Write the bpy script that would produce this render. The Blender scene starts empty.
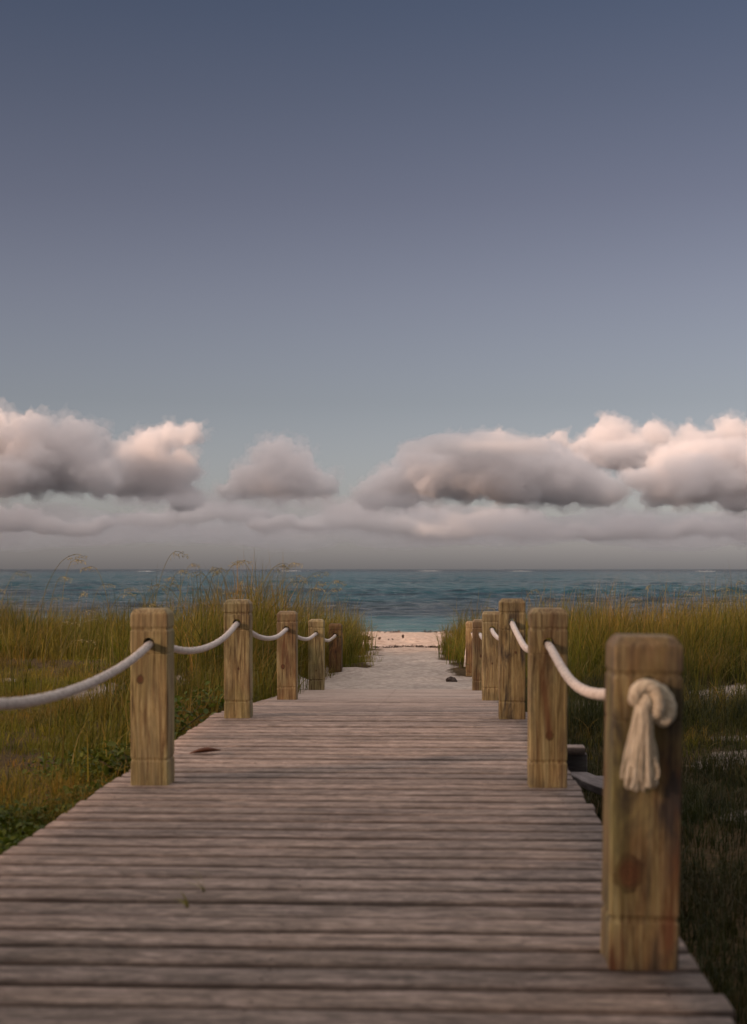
import bpy, bmesh, math, random
import numpy as np
from mathutils import Vector, Matrix, noise

random.seed(11)
rng = np.random.default_rng(11)
R = math.radians
scene = bpy.context.scene
C = scene.collection

# ------------------------------------------------------------------ helpers
def tag(o, label=None, cat=None, group=None, kind=None):
    if label: o['label'] = label
    if cat: o['category'] = cat
    if group: o['group'] = group
    if kind: o['kind'] = kind
    return o

def link(name, me, mat=None, parent=None):
    o = bpy.data.objects.new(name, me)
    C.objects.link(o)
    if mat is not None:
        me.materials.clear(); me.materials.append(mat)
    if parent is not None: o.parent = parent
    return o

def empty(name, loc=(0, 0, 0)):
    o = bpy.data.objects.new(name, None)
    o.empty_display_size = 0.1
    o.location = loc
    C.objects.link(o)
    return o

def np_mesh(name, verts, faces_flat, sizes, smooth=True):
    """fast mesh from numpy arrays"""
    me = bpy.data.meshes.new(name)
    nv = len(verts); nl = len(faces_flat); nf = len(sizes)
    me.vertices.add(nv); me.vertices.foreach_set('co', np.asarray(verts, np.float32).ravel())
    me.loops.add(nl); me.loops.foreach_set('vertex_index', np.asarray(faces_flat, np.int32))
    me.polygons.add(nf)
    starts = np.concatenate(([0], np.cumsum(sizes)[:-1])).astype(np.int32)
    me.polygons.foreach_set('loop_start', starts)
    if smooth: me.polygons.foreach_set('use_smooth', np.ones(nf, bool))
    me.update(calc_edges=True)
    me.validate()
    return me

def grid_faces(nr, nc):
    i = np.arange(nr - 1)[:, None] * nc + np.arange(nc - 1)[None, :]
    return np.stack([i, i + 1, i + nc + 1, i + nc], -1).reshape(-1)

def fattr(me, name, vals):
    a = me.attributes.new(name, 'FLOAT', 'POINT')
    a.data.foreach_set('value', np.asarray(vals, np.float32))

def vnoise(x, y, s, seed=0.0):
    """cheap smooth value noise on numpy arrays, 0..1"""
    x = np.asarray(x, float) / s + seed * 17.3; y = np.asarray(y, float) / s - seed * 9.1
    xi = np.floor(x); yi = np.floor(y); fx = x - xi; fy = y - yi
    fx = fx * fx * (3 - 2 * fx); fy = fy * fy * (3 - 2 * fy)
    def h(a, b):
        v = np.sin(a * 127.1 + b * 311.7 + seed * 74.7) * 43758.5453
        return v - np.floor(v)
    return (h(xi, yi) * (1 - fx) + h(xi + 1, yi) * fx) * (1 - fy) + (h(xi, yi + 1) * (1 - fx) + h(xi + 1, yi + 1) * fx) * fy

def sstep(a, b, x):
    t = np.clip((np.asarray(x, float) - a) / (b - a), 0, 1)
    return t * t * (3 - 2 * t)

# node helpers
class NT:
    def __init__(self, mat):
        self.t = mat.node_tree; self.t.nodes.clear()
    def n(self, typ, **kw):
        nd = self.t.nodes.new(typ)
        for k, v in kw.items():
            if k.startswith('in_'):
                key = k[3:]
                key = int(key) if key.isdigit() else key.replace('_', ' ')
                nd.inputs[key].default_value = v
            else:
                setattr(nd, k, v)
        return nd
    def l(self, a, b): self.t.links.new(a, b)
    def ramp(self, fac, stops, interp='LINEAR'):
        r = self.n('ShaderNodeValToRGB'); r.color_ramp.interpolation = interp
        el = r.color_ramp.elements
        while len(el) < len(stops): el.new(0.5)
        for e, (p, c) in zip(el, stops):
            e.position = p
            e.color = (*c, 1) if isinstance(c, tuple) else (c, c, c, 1)
        self.l(fac, r.inputs[0]); return r.outputs[0]
    def mix(self, fac, a, b, blend='MIX'):
        m = self.n('ShaderNodeMix', data_type='RGBA', blend_type=blend)
        for sock, v in ((m.inputs[0], fac), (m.inputs[6], a), (m.inputs[7], b)):
            if isinstance(v, (int, float)): sock.default_value = v
            elif isinstance(v, tuple): sock.default_value = (*v, 1)
            else: self.l(v, sock)
        return m.outputs[2]
    def math(self, op, a, b=0.0, c=0.0, clamp=False):
        m = self.n('ShaderNodeMath', operation=op, use_clamp=clamp)
        for i, v in enumerate((a, b, c)):
            if isinstance(v, (int, float)): m.inputs[i].default_value = v
            else: self.l(v, m.inputs[i])
        return m.outputs[0]
    def noise(self, vec, scale, detail=4, rough=0.55, dist=0.0):
        nd = self.n('ShaderNodeTexNoise', in_Scale=scale, in_Detail=detail, in_Roughness=rough, in_Distortion=dist)
        if vec is not None: self.l(vec, nd.inputs['Vector'])
        return nd.outputs['Fac']
    def mapping(self, vec, scale=(1, 1, 1), loc=(0, 0, 0)):
        m = self.n('ShaderNodeMapping'); m.inputs['Scale'].default_value = scale; m.inputs['Location'].default_value = loc
        self.l(vec, m.inputs['Vector']); return m.outputs[0]
    def out(self, surf=None, vol=None):
        o = self.n('ShaderNodeOutputMaterial')
        if surf is not None: self.l(surf, o.inputs['Surface'])
        if vol is not None: self.l(vol, o.inputs['Volume'])
    def bump(self, h, strength=0.3, dist=0.01):
        b = self.n('ShaderNodeBump', in_Strength=strength, in_Distance=dist); self.l(h, b.inputs['Height']); return b.outputs[0]
    def principled(self, col, rough=0.7, normal=None, spec=0.3):
        p = self.n('ShaderNodeBsdfPrincipled')
        if isinstance(col, tuple): p.inputs['Base Color'].default_value = (*col, 1)
        else: self.l(col, p.inputs['Base Color'])
        if isinstance(rough, (int, float)): p.inputs['Roughness'].default_value = rough
        else: self.l(rough, p.inputs['Roughness'])
        p.inputs['Specular IOR Level'].default_value = spec
        if normal is not None: self.l(normal, p.inputs['Normal'])
        return p.outputs[0]

def new_mat(name):
    m = bpy.data.materials.new(name); m.use_nodes = True
    return m, NT(m)

# ------------------------------------------------------------------ layout constants
EYE = 0.90
FOCAL = 50.0
FPX = FOCAL / 36.0 * 1024          # focal length in pixels of the 1024 px frame
YAW = R(2.4)
XL, XR = -1.18, 0.474              # post rows
DECK_L, DECK_R, DECK_Y0, DECK_Y1 = -1.36, 0.60, -2.6, 14.7
WATER_Z = -1.75
SUN_AZ, SUN_EL = 238.0, 15.0       # clockwise from the walkway direction

OVERHEAD_FILL = (16.8, 14.6, 13.8)    # added overhead fill radiance before the world strength of 0.1

def deck_z(y):
    return -0.058 * max(0.0, y - 8.8)

def at(px, py, dist):
    """world point seen at a pixel at this forward distance (for far clouds)"""
    x = (px - 373.5) / FPX * dist; z = (569 - py) / FPX * dist
    c, s = math.cos(YAW), math.sin(YAW)
    return Vector((x * c - dist * s, x * s + dist * c, EYE + z))

# ------------------------------------------------------------------ terrain
SAND = [(-3.0, 13.0, .75, .6), (-2.6, 14.8, .6, .3), (2.4, 10.0, .8, .6), (1.5, 13.4, .5, .9), (1.9, 8.2, .35, .3),
        (3.1, 14.2, .9, .8), (-3.6, 17.2, 1.0, .4), (-5.2, 14.4, 1.1, .4), (2.6, 11.4, .7, .2)]

def terrain_z(x, y):
    x = np.asarray(x, float); y = np.asarray(y, float)
    n = (vnoise(x, y, 2.3, 1) - .5) * .10 + (vnoise(x, y, .7, 2) - .5) * .035 + (vnoise(x, y, 7., 3) - .5) * .16
    n2 = (vnoise(x, y, .42, 4) - .5) * .085 + (vnoise(x, y, 1.3, 5) - .5) * .05
    left = -.26 - .06 * sstep(7, 12, y) + .10 * sstep(13, 17, y) * sstep(-1.9, -3.2, x) + .26 * np.exp(-((x + 2.15) / .75) ** 2 - ((y - 14.8) / 2.4) ** 2) + n
    right = -.52 + .14 * sstep(6.5, 12, y) + .10 * sstep(13, 17, y) * sstep(1.0, 2.4, x) + n
    path = np.where(y < 14.0, -.43, -.352) + .0 * y
    path = -.43 + .045 * sstep(10, 14.2, y) + .035 * sstep(14.4, 15.3, y) + n2 * sstep(15.0, 17.0, y)
    wl = sstep(DECK_L + .05, DECK_L - .30, x); wr = sstep(DECK_R - .05, DECK_R + .35, x)
    z = path * (1 - wl) * (1 - wr) + left * wl + right * wr
    # towards the beach everything falls away
    beach = np.where(y > 20.7, -.036 * (y - 20.7), 0.0)
    flat = sstep(24, 32, y)
    z = z * (1 - flat) + (-.36 + n2 * .9) * flat + beach
    far = np.clip((np.hypot(x, np.minimum(y, 0)) - 40) / 200, 0, 1)
    return z + far * 1.0 * (y < 30)

def sand_mask(x, y):
    x = np.asarray(x, float); y = np.asarray(y, float)
    w = (vnoise(x, y, .6, 8) - .5) * .7 + (vnoise(x, y, .22, 9) - .5) * .35
    cx = -.36 - .05 * sstep(16, 19, y); half = 1.02 - .56 * sstep(15.5, 19.0, y) + .60 * sstep(24.0, 26.5, y)
    path = sstep(.28, -.18, np.abs(x - cx) - half + w * .75) * sstep(13.8, 14.6, y)
    m = path
    m = np.maximum(m, sstep(25.5, 28.5, y + w * 3))
    for sx, sy, rx, ry in SAND:
        d = np.sqrt(((x - sx) / rx) ** 2 + ((y - sy) / ry) ** 2)
        m = np.maximum(m, sstep(1.15, .55, d + w * .9))
    return m

def axis(segs):
    out = []
    for a, b, n in segs: out.append(np.linspace(a, b, n, endpoint=False))
    return np.concatenate(out + [[segs[-1][1]]])
ax = axis([(-700, -60, 16), (-60, -14, 40), (-14, 14, 210), (14, 60, 40), (60, 700, 16)])
ay = axis([(-500, -20, 14), (-20, 2, 40), (2, 34, 240), (34, 75, 100), (75, 260, 20)])
GX, GY = np.meshgrid(ax, ay)
tv = np.stack([GX, GY, terrain_z(GX, GY)], -1).reshape(-1, 3)
me = np_mesh('ground', tv, grid_faces(len(ay), len(ax)), np.full((len(ay) - 1) * (len(ax) - 1), 4))
fattr(me, 'sand', sand_mask(GX, GY).ravel())

m, t = new_mat('sand_and_soil')
geo = t.n('ShaderNodeNewGeometry'); P = geo.outputs['Position']
att = t.n('ShaderNodeAttribute', attribute_name='sand')
n1 = t.noise(P, 1.6, 5); n2_ = t.noise(P, 14, 5, .65); n3 = t.noise(P, 90, 3, .7)
sandc = t.ramp(n2_, [(.3, (.33, .285, .245)), (.55, (.47, .41, .355)), (.75, (.60, .53, .465))])  # path sand coloured greyer to stand in for its shade
shell = t.ramp(n3, [(.40, (.28, .21, .18)), (.52, (.55, .44, .38)), (.66, (.74, .62, .55))])
sep = t.n('ShaderNodeSeparateXYZ'); t.l(P, sep.inputs[0])
pt = t.ramp(t.noise(P, 5, 5, .7), [(.35, .45), (.65, .85)])
inland = t.n('ShaderNodeMapRange', in_1=14.6, in_2=13.8); t.l(sep.outputs['Y'], inland.inputs[0])
isbeach = t.n('ShaderNodeMapRange', in_1=20.0, in_2=24.0); t.l(sep.outputs['Y'], isbeach.inputs[0])
# coarse shells and coral crumbs on the open beach, sunlight painted into their brightness
n4 = t.noise(P, 5.5, 4, .75)
sunlit_shell = t.ramp(n4, [(.36, (.34, .22, .145)), (.5, (.62, .475, .35)), (.64, (.80, .65, .50))])
sandc = t.mix(isbeach.outputs[0], sandc, t.mix(.55, shell, sunlit_shell))
foot = t.ramp(t.noise(P, 3.2, 3), [(.35, .82), (.6, 1.0)])
sandc = t.mix(1.0, sandc, foot, 'MULTIPLY')
sandc = t.mix(inland.outputs[0], sandc, t.mix(1.0, sandc, pt, 'MULTIPLY'))
soil = t.ramp(t.noise(P, 22, 6, .7), [(.3, (.035, .026, .012)), (.55, (.085, .058, .028)), (.75, (.15, .105, .055))])
edge = t.math('ADD', att.outputs['Fac'], t.math('MULTIPLY', t.math('SUBTRACT', n2_, .5), .9))
fac = t.n('ShaderNodeMapRange', in_1=.35, in_2=.62); t.l(edge, fac.inputs[0])
col = t.mix(fac.outputs[0], soil, sandc)
h = t.math('ADD', t.math('MULTIPLY', t.noise(P, 6, 4), 1.0), t.math('MULTIPLY', n3, .18))
t.out(t.principled(col, .95, t.bump(h, .8, .09), .1))
ground = link('ground', me, m); tag(ground, kind='structure')

# ------------------------------------------------------------------ sea
ds = [46.0]
while ds[-1] < 1800: ds.append(ds[-1] * 1.0042 + .02)
ds = np.array(ds + [2600, 4500, 9000, 20000, 42000])
ts = axis([(-6, -.62, 14), (-.62, .52, 520), (.52, 6, 14)])
D, T = np.meshgrid(ds, ts, indexing='ij')
SX, SY = D * T, D
Z = np.zeros_like(SX)
sp = np.maximum(D * .0045, D * .0023)
for k in range(46):
    wl = 1.2 * (8.0 / 1.2) ** (k / 45) * rng.uniform(.9, 1.1)
    ang = rng.normal(-.25, .5)
    ph = rng.uniform(0, 6.28)
    amp = .0066 * wl ** .72
    att_ = np.clip(wl / (2.6 * sp) - .35, 0, 1)
    kk = 2 * math.pi / wl
    arg = kk * (SX * math.sin(ang) + SY * math.cos(ang)) + ph
    Z += amp * att_ * (np.sin(arg) + .25 * np.sin(2 * arg))
gust = .55 + .9 * vnoise(SX, SY, 45, 6) * vnoise(SX * .5, SY, 17, 7) * 1.6
Z *= gust * sstep(50, 75, D) * (1 - .999 * sstep(1200, 1800, D)) * sstep(.75, .6, np.abs(T))
sv = np.stack([SX, SY, WATER_Z + Z], -1).reshape(-1, 3)
me = np_mesh('sea', sv, grid_faces(len(ds), len(ts))[:], np.full((len(ds) - 1) * (len(ts) - 1), 4))
m, t = new_mat('sea_water')
geo = t.n('ShaderNodeNewGeometry'); P = geo.outputs['Position']
sep = t.n('ShaderNodeSeparateXYZ'); t.l(P, sep.inputs[0])
ylog = t.math('LOGARITHM', sep.outputs['Y'], 10.0)
yf = t.n('ShaderNodeMapRange', in_1=1.7, in_2=3.6); ylog = t.math('ADD', ylog, t.math('MULTIPLY', t.math('SUBTRACT', t.noise(t.mapping(P, (.02, .02, 1)), 1.0, 4), .5), .14)); t.l(ylog, yf.inputs[0])
# shallow turquoise over sand, seagrass meadow, then deeper water and the reef edge
base = t.ramp(yf.outputs[0], [(0.0, (.09, .165, .165)), (.05, (.06, .145, .152)), (.085, (.045, .12, .135)), (.112, (.032, .055, .062)), (.165, (.036, .060, .066)), (.20, (.019, .068, .082)), (.32, (.015, .076, .090)),
                              (.60, (.012, .066, .086)), (.74, (.008, .046, .068)), (.82, (.008, .03, .045)), (1.0, (.006, .02, .034))])
pm = t.mapping(P, (.028, .05, 1))
weed = t.ramp(t.noise(pm, 1.0, 5, .6, .4), [(.47, 0.0), (.58, 1.0)])
band = t.ramp(yf.outputs[0], [(.10, 0.0), (.15, .7), (.30, .8), (.5, .35), (.75, .2)])
base = t.mix(t.math('MULTIPLY', weed, band), base, (.022, .035, .045))
bm1 = t.mapping(P, (.55, 1.1, 1)); bm2 = t.mapping(P, (2.4, 4.2, 1))
hh = t.math('ADD', t.math('MULTIPLY', t.noise(bm1, 1.0, 5, .6), 1.0), t.math('MULTIPLY', t.noise(bm2, 1.0, 3, .6), .25))
bsdf = t.n('ShaderNodeBsdfPrincipled')
t.l(base, bsdf.inputs['Base Color']); bsdf.inputs['Roughness'].default_value = .16; bsdf.inputs['IOR'].default_value = 1.33; t.l(t.ramp(yf.outputs[0], [(.1, .17), (.3, .11), (.55, .07), (.8, .02)]), bsdf.inputs['Specular IOR Level'])
t.l(t.bump(hh, 1.0, 1.3), bsdf.inputs['Normal'])
t.out(bsdf.outputs[0])
sea = link('sea', me, m); tag(sea, kind='structure')

# breakers on the far reef
m_foam, t = new_mat('white_foam')
t.out(t.principled((.62, .66, .66), .9))
BREAK = [(146, 1500, 9, 'small white breaker on the far reef, behind the seed heads on the left'),
         (291, 1750, 12, 'thin white breaker on the sea horizon behind the middle sea oats'),
         (521, 1650, 13, 'brightest white breaker on the horizon right of the sand path'),
         (430, 1850, 14, 'faint white breaker on the horizon straight above the sand path'),
         (706, 1550, 10, 'white breaker on the horizon at the right above the dune grass')]
for px, d, w, lab in BREAK:
    p = at(px, 571, d); bm = bmesh.new()
    nseg = 14
    for i in range(nseg):
        f = i / (nseg - 1) * 2 - 1
        hgt = (1 - f * f) * random.uniform(.2, 1.0) * .55 + .05
        mat4 = Matrix.Translation((f * w, random.uniform(-1, 1), hgt * .4)) @ Matrix.Diagonal((w / nseg * 1.6, 1.2, hgt * .7, 1))
        bmesh.ops.create_icosphere(bm, subdivisions=2, radius=1, matrix=mat4)
    for v in bm.verts: v.co += noise.noise_vector(v.co * .8) * .25
    me = bpy.data.meshes.new('breaking_wave'); bm.to_mesh(me); bm.free()
    o = link('breaking_wave', me, m_foam); o.location = (p.x, p.y, WATER_Z)
    tag(o, lab, 'wave', 'breakers on the far reef')

# ------------------------------------------------------------------ wood materials
def wood_deck():
    m, t = new_mat('weathered_deck_wood')
    geo = t.n('ShaderNodeNewGeometry'); tc = t.n('ShaderNodeTexCoord'); P = tc.outputs['Object']
    rnd = geo.outputs['Random Per Island']
    off = t.n('ShaderNodeCombineXYZ'); t.l(t.math('MULTIPLY', rnd, 37.0), off.inputs[0]); t.l(t.math('MULTIPLY', rnd, 91.0), off.inputs[2])
    add = t.n('ShaderNodeVectorMath', operation='ADD'); t.l(P, add.inputs[0]); t.l(off.outputs[0], add.inputs[1]); V = add.outputs[0]
    g1 = t.noise(t.mapping(V, (2.6, 30, 12)), 1.0, 7, .7, 1.0)
    g2 = t.noise(t.mapping(V, (14, 120, 40)), 1.0, 4, .65, .3)
    blot = t.noise(t.mapping(V, (4.5, 11, 8)), 1.0, 5, .65)
    big = t.noise(t.mapping(P, (.9, .7, 1)), 1.0, 4, .6)
    tint = t.ramp(rnd, [(0, (.190, .150, .122)), (.2, (.295, .230, .188)), (.4, (.222, .180, .153)), (.6, (.345, .268, .220)), (.8, (.27, .206, .162)), (1, (.25, .198, .166))])
    grain = t.ramp(g1, [(.30, .38), (.5, .95), (.70, 1.5)])
    col = t.mix(1.0, tint, grain, 'MULTIPLY')
    col = t.mix(t.math('MULTIPLY', t.ramp(blot, [(.48, 0.0), (.72, 1.0)]), .6), col, (.42, .335, .295))
    col = t.mix(t.math('MULTIPLY', t.ramp(big, [(.52, 0.0), (.75, 1.0)]), .55), col, (.105, .082, .076))
    mott = t.noise(t.mapping(V, (17, 42, 30)), 1.0, 6, .72, .5)
    col = t.mix(1.0, col, t.ramp(mott, [(.30, .45), (.5, 1.0), (.68, 1.6)]), 'MULTIPLY')
    chk = t.ramp(t.noise(t.mapping(V, (1.6, 62, 20)), 1.0, 4, .6, .3), [(.34, 1.0), (.40, 0.0)])
    col = t.mix(t.math('MULTIPLY', chk, .75), col, (.06, .045, .040))
    fine = t.ramp(g2, [(.35, .70), (.6, 1.12)])
    col = t.mix(.9, col, fine, 'MULTIPLY')
    grime = t.math('MULTIPLY', t.n('ShaderNodeAttribute', attribute_name='edge').outputs['Fac'], t.ramp(t.noise(t.mapping(V, (3, 9, 8)), 1.0, 4), [(.3, .50), (.65, .95)]))
    col = t.mix(grime, col, (.055, .036, .028))
    # blown sand plus painted-in grazing sheen, both paler towards the beach end
    sep = t.n('ShaderNodeSeparateXYZ'); t.l(P, sep.inputs[0])
    far = t.n('ShaderNodeMapRange', in_1=8.0, in_2=14.6); t.l(sep.outputs['Y'], far.inputs[0])
    sand_sheen = t.math('ADD', t.math('MULTIPLY', far.outputs[0], .75), t.math('SUBTRACT', t.noise(t.mapping(P, (1.3, 3.5, 1)), 1.0, 5, .65), .62))
    sand_sheen = t.math('MULTIPLY', t.math('MULTIPLY', sand_sheen, 1.15, clamp=True), t.math('SUBTRACT', 1.0, t.math('MULTIPLY', grime, .75)))
    col = t.mix(sand_sheen, col, (.47, .385, .325))
    hgt = t.math('ADD', g1, t.math('MULTIPLY', g2, .5))
    t.out(t.principled(col, .8, t.bump(hgt, .5, .006), .25))
    return m
M_DECK = wood_deck()

def wood_post():
    m, t = new_mat('treated_pine_post')
    tc = t.n('ShaderNodeTexCoord'); P = tc.outputs['Object']; oi = t.n('ShaderNodeObjectInfo'); rnd = oi.outputs['Random']
    off = t.n('ShaderNodeCombineXYZ')
    for i, k in enumerate((53.0, 29.0, 71.0)): t.l(t.math('MULTIPLY', rnd, k), off.inputs[i])
    add = t.n('ShaderNodeVectorMath', operation='ADD'); t.l(P, add.inputs[0]); t.l(off.outputs[0], add.inputs[1]); V = add.outputs[0]
    def attr(n): return t.n('ShaderNodeAttribute', attribute_type='OBJECT', attribute_name=n).outputs['Fac']
    # knot: distance from (knot_x, knot_z) on the front face, grain bends round it
    kx, kz, ks = attr('knot_x'), attr('knot_z'), attr('knot_size')
    sep = t.n('ShaderNodeSeparateXYZ'); t.l(P, sep.inputs[0])
    dx = t.math('SUBTRACT', sep.outputs[0], kx); dz = t.math('SUBTRACT', sep.outputs[2], kz)
    r2 = t.math('ADD', t.math('MULTIPLY', dx, dx), t.math('MULTIPLY', t.math('MULTIPLY', dz, dz), .55))
    r = t.math('DIVIDE', t.math('SQRT', r2), ks)
    wob = t.math('MULTIPLY', t.math('SUBTRACT', t.noise(V, 30, 5, .65), .5), 1.1)
    r = t.math('ADD', r, wob)
    g1 = t.noise(t.mapping(V, (38, 38, 2.2)), 1.0, 7, .7, 1.6)
    g2 = t.noise(t.mapping(V, (130, 130, 5)), 1.0, 4, .6, .3)
    big = t.noise(t.mapping(V, (9, 9, 2.6)), 1.0, 4, .55, .5)
    bend = t.math('SUBTRACT', g1, t.math('MULTIPLY', t.ramp(r, [(0.0, .35), (.9, .2), (1.0, 0.0)]), 1.0))
    col = t.ramp(bend, [(.29, (.060, .034, .016)), (.40, (.17, .108, .048)), (.48, (.33, .245, .11)), (.58, (.47, .385, .19)), (.74, (.56, .49, .27))])
    red = attr('red')
    col = t.mix(t.math('MULTIPLY', t.ramp(big, [(.40, 0.0), (.62, 1.0)]), red), col, (.175, .072, .036))
    green = attr('green')
    col = t.mix(t.math('MULTIPLY', t.ramp(t.noise(t.mapping(V, (6, 6, 2)), 1.0, 4), [(.45, 0.0), (.65, 1.0)]), green), col, (.25, .245, .09))
    grey = t.ramp(t.noise(t.mapping(V, (13, 13, 3.6), (3, 7, 1)), 1.0, 6, .65, .5), [(.47, 0.0), (.64, 1.0)])
    col = t.mix(t.math('MULTIPLY', grey, attr('dark')), col, (.060, .048, .042))
    # weathered grey top end grain
    topz = t.n('ShaderNodeMapRange', in_1=.60, in_2=.74); t.l(sep.outputs[2], topz.inputs[0])
    col = t.mix(t.math('MULTIPLY', topz.outputs[0], t.math('MULTIPLY', t.noise(V, 30, 4), .8)), col, (.36, .27, .16))
    crack = t.ramp(t.noise(t.mapping(V, (75, 75, 1.6)), 1.0, 3, .5, .4), [(.30, 1.0), (.36, 0.0)])
    col = t.mix(t.math('MULTIPLY', crack, .75), col, (.05, .032, .02))
    col = t.mix(attr('aged'), col, t.mix(1.0, col, (.38, .32, .27), 'MULTIPLY'))
    core = t.ramp(r, [(0.0, 1.0), (.5, .9), (.68, .35), (1.0, 0.0)])
    rings = t.math('SINE', t.math('MULTIPLY', r, 26.0))
    kcol = t.mix(t.math('MULTIPLY_ADD', rings, .35, .4), (.20, .085, .036), (.075, .026, .013))
    col = t.mix(t.math('MULTIPLY', core, .88), col, kcol)
    # tail of darker grain leading into the knot
    tail = t.math('MULTIPLY', t.ramp(t.math('ABSOLUTE', t.math('ADD', dx, t.math('MULTIPLY', dz, .12))), [(.006, 1.0), (.022, 0.0)]),
                  t.ramp(t.math('ADD', dz, .1), [(.09, 0.0), (.12, 1.0), (.30, .8), (.42, 0.0)]))
    col = t.mix(t.math('MULTIPLY', tail, attr('tail')), col, (.15, .06, .026))
    col = t.mix(.85, col, t.ramp(g2, [(.35, .58), (.62, 1.15)]), 'MULTIPLY')
    hgt = t.math('ADD', g1, t.math('MULTIPLY', g2, .4))
    t.out(t.principled(col, .72, t.bump(hgt, .45, .004), .3))
    return m
M_POST = wood_post()

m, t = new_mat('old_grey_timber')
tc = t.n('ShaderNodeTexCoord'); P = tc.outputs['Object']
g = t.noise(t.mapping(P, (6, 40, 40)), 1.0, 5, .6, .4)
t.out(t.principled(t.ramp(g, [(.3, (.08, .07, .068)), (.7, (.20, .18, .175))]), .85, t.bump(g, .4, .005), .2))
M_GREY = m

# ------------------------------------------------------------------ boardwalk
def box_bm(bm, x0, x1, y0, y1, z0, z1, bev=0.0, seg=1):
    r = bmesh.ops.create_cube(bm, size=1.0, matrix=Matrix.Translation(((x0 + x1) / 2, (y0 + y1) / 2, (z0 + z1) / 2)) @ Matrix.Diagonal((x1 - x0, y1 - y0, z1 - z0, 1)))
    vs = r['verts']
    if bev > 0:
        es = list({e for v in vs for e in v.link_edges})
        rb = bmesh.ops.bevel(bm, geom=es, offset=bev, segments=seg, affect='EDGES', profile=.5)
        vs = list({v for f in rb['faces'] for v in f.verts})
    return vs

walk = empty('boardwalk', (0, 0, 0))
tag(walk, 'weathered grey brown plank boardwalk sloping down to a sand path', 'boardwalk')
# planks: long strips subdivided along the length so that each can cup, bow and wander a little
V, F, S = [], [], []
nx = 15
prof = [(-.5, -1.0), (-.5, -.34), (-.478, -.16), (-.43, -.035), (-.36, .0), (0, .02), (.36, .0), (.43, -.035), (.478, -.16), (.5, -.34), (.5, -1.0)]
EDGE = []
yy = DECK_Y0; base = 0
while yy < DECK_Y1:
    pitch = .153; w = .153 - (random.uniform(.010, .015) if random.random() > .2 else random.uniform(.015, .022))
    yc = yy + pitch / 2
    x0 = DECK_L + random.gauss(0, .006); x1 = DECK_R + random.gauss(0, .006)
    if 7.25 < yc < 7.40: x1 = DECK_R + .165
    th = .038
    tilt = random.gauss(0, .007); dz = random.gauss(0, .0010); skew = random.gauss(0, .0009)
    cup = random.gauss(0, .0018); bow = random.gauss(0, .0012); ph = random.uniform(0, 6)
    slope = -.058 if yc > 8.8 else 0
    for i in range(nx):
        f = i / (nx - 1); x = x0 + (x1 - x0) * f
        wob = .0012 * math.sin(f * 7 + ph) + skew * (f - .5)
        zz = deck_z(yc) + dz + bow * math.sin(f * math.pi) + .0005 * math.sin(f * 17 + ph)
        for a, b in prof:
            y = a * w
            nyy = wob + (noise.noise((x * 6, yc * 5, a * 3)) * .0022 if abs(a) > .4 else 0)
            EDGE.append(min(1, max(0, (abs(a) - .36) / .12)))
            V.append((x, yc + y + nyy, zz + (b * th if b < -.5 else b * .045) + y * (tilt + slope) + cup * (1 - (2 * a) ** 2)))
    np_ = len(prof)
    for i in range(nx - 1):
        for j in range(np_):
            a0 = base + i * np_ + j; a1 = base + i * np_ + (j + 1) % np_
            F += [a0, a0 + np_, a1 + np_, a1]; S.append(4)
    F += [base + j for j in range(np_)]; S.append(np_)
    F += [base + (nx - 1) * np_ + j for j in reversed(range(np_))]; S.append(np_)
    base += nx * np_
    for sx_ in (DECK_L + .10, -.38, DECK_R - .10):          # a pair of screw heads over each stringer
        for sy_ in (-.04, .04):
            px_, py_ = sx_ + random.gauss(0, .006), yc + sy_ + random.gauss(0, .005)
            zq = deck_z(yc) + dz + bow * math.sin((px_ - x0) / (x1 - x0) * math.pi) + (py_ - yc) * (tilt + slope) + .0030
            for q in range(6):
                V.append((px_ + .005 * math.cos(q * 1.047), py_ + .005 * math.sin(q * 1.047), zq)); EDGE.append(3.0)
            F += [base + q for q in range(6)]; S.append(6); base += 6
    yy += pitch
me = np_mesh('decking', np.array(V), np.array(F), np.array(S), smooth=False)
fattr(me, 'edge', EDGE)
link('decking', me, M_DECK, walk)
bm = bmesh.new()
for x in (DECK_L + .10, -.38, DECK_R - .10):
    box_bm(bm, x - .02, x + .02, DECK_Y0 + .02, 8.6, -.20, -.045)
me = bpy.data.meshes.new('stringer'); bm.to_mesh(me); bm.free()
link('stringer', me, M_GREY, walk)
for yb in (-1.2, 1.2, 3.9, 7.33):
    bm = bmesh.new()
    box_bm(bm, DECK_L - (.0 if yb < 7 else .02), DECK_R + (.02 if yb < 7 else .185), yb - .045, yb + .045, -.30 if yb < 7 else -.135, -.202 if yb < 7 else -.042, .004)
    if yb > 7:
        pass
    me = bpy.data.meshes.new('cross_beam'); bm.to_mesh(me); bm.free()
    link('cross_beam', me, M_GREY, walk)

# planks on the ground beside the deck
for k, (x, y, z, rz, L, lab) in enumerate([(.84, 7.75, -.25, -9, 1.3, 'grey weathered plank on the ground right against the boardwalk edge'),
                                   (1.02, 7.75, -.29, -12, .95, 'grey weathered plank on the ground, the one farther out from the boardwalk')]):
    bm = bmesh.new(); box_bm(bm, -L / 2, L / 2, -.07, .07, -.02, .02, .004)
    bmesh.ops.subdivide_edges(bm, edges=[e for e in bm.edges if e.calc_length() > .5], cuts=8)
    for v in bm.verts: v.co += noise.noise_vector(v.co * 3 + Vector((k, 0, 0))) * .006
    me = bpy.data.meshes.new('loose_plank'); bm.to_mesh(me); bm.free()
    o = link('loose_plank', me, M_GREY); o.location = (x, y, z); o.rotation_euler = (R(3), R(2), R(90 - rz))
    tag(o, lab, 'plank', 'loose planks beside the boardwalk')

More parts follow.
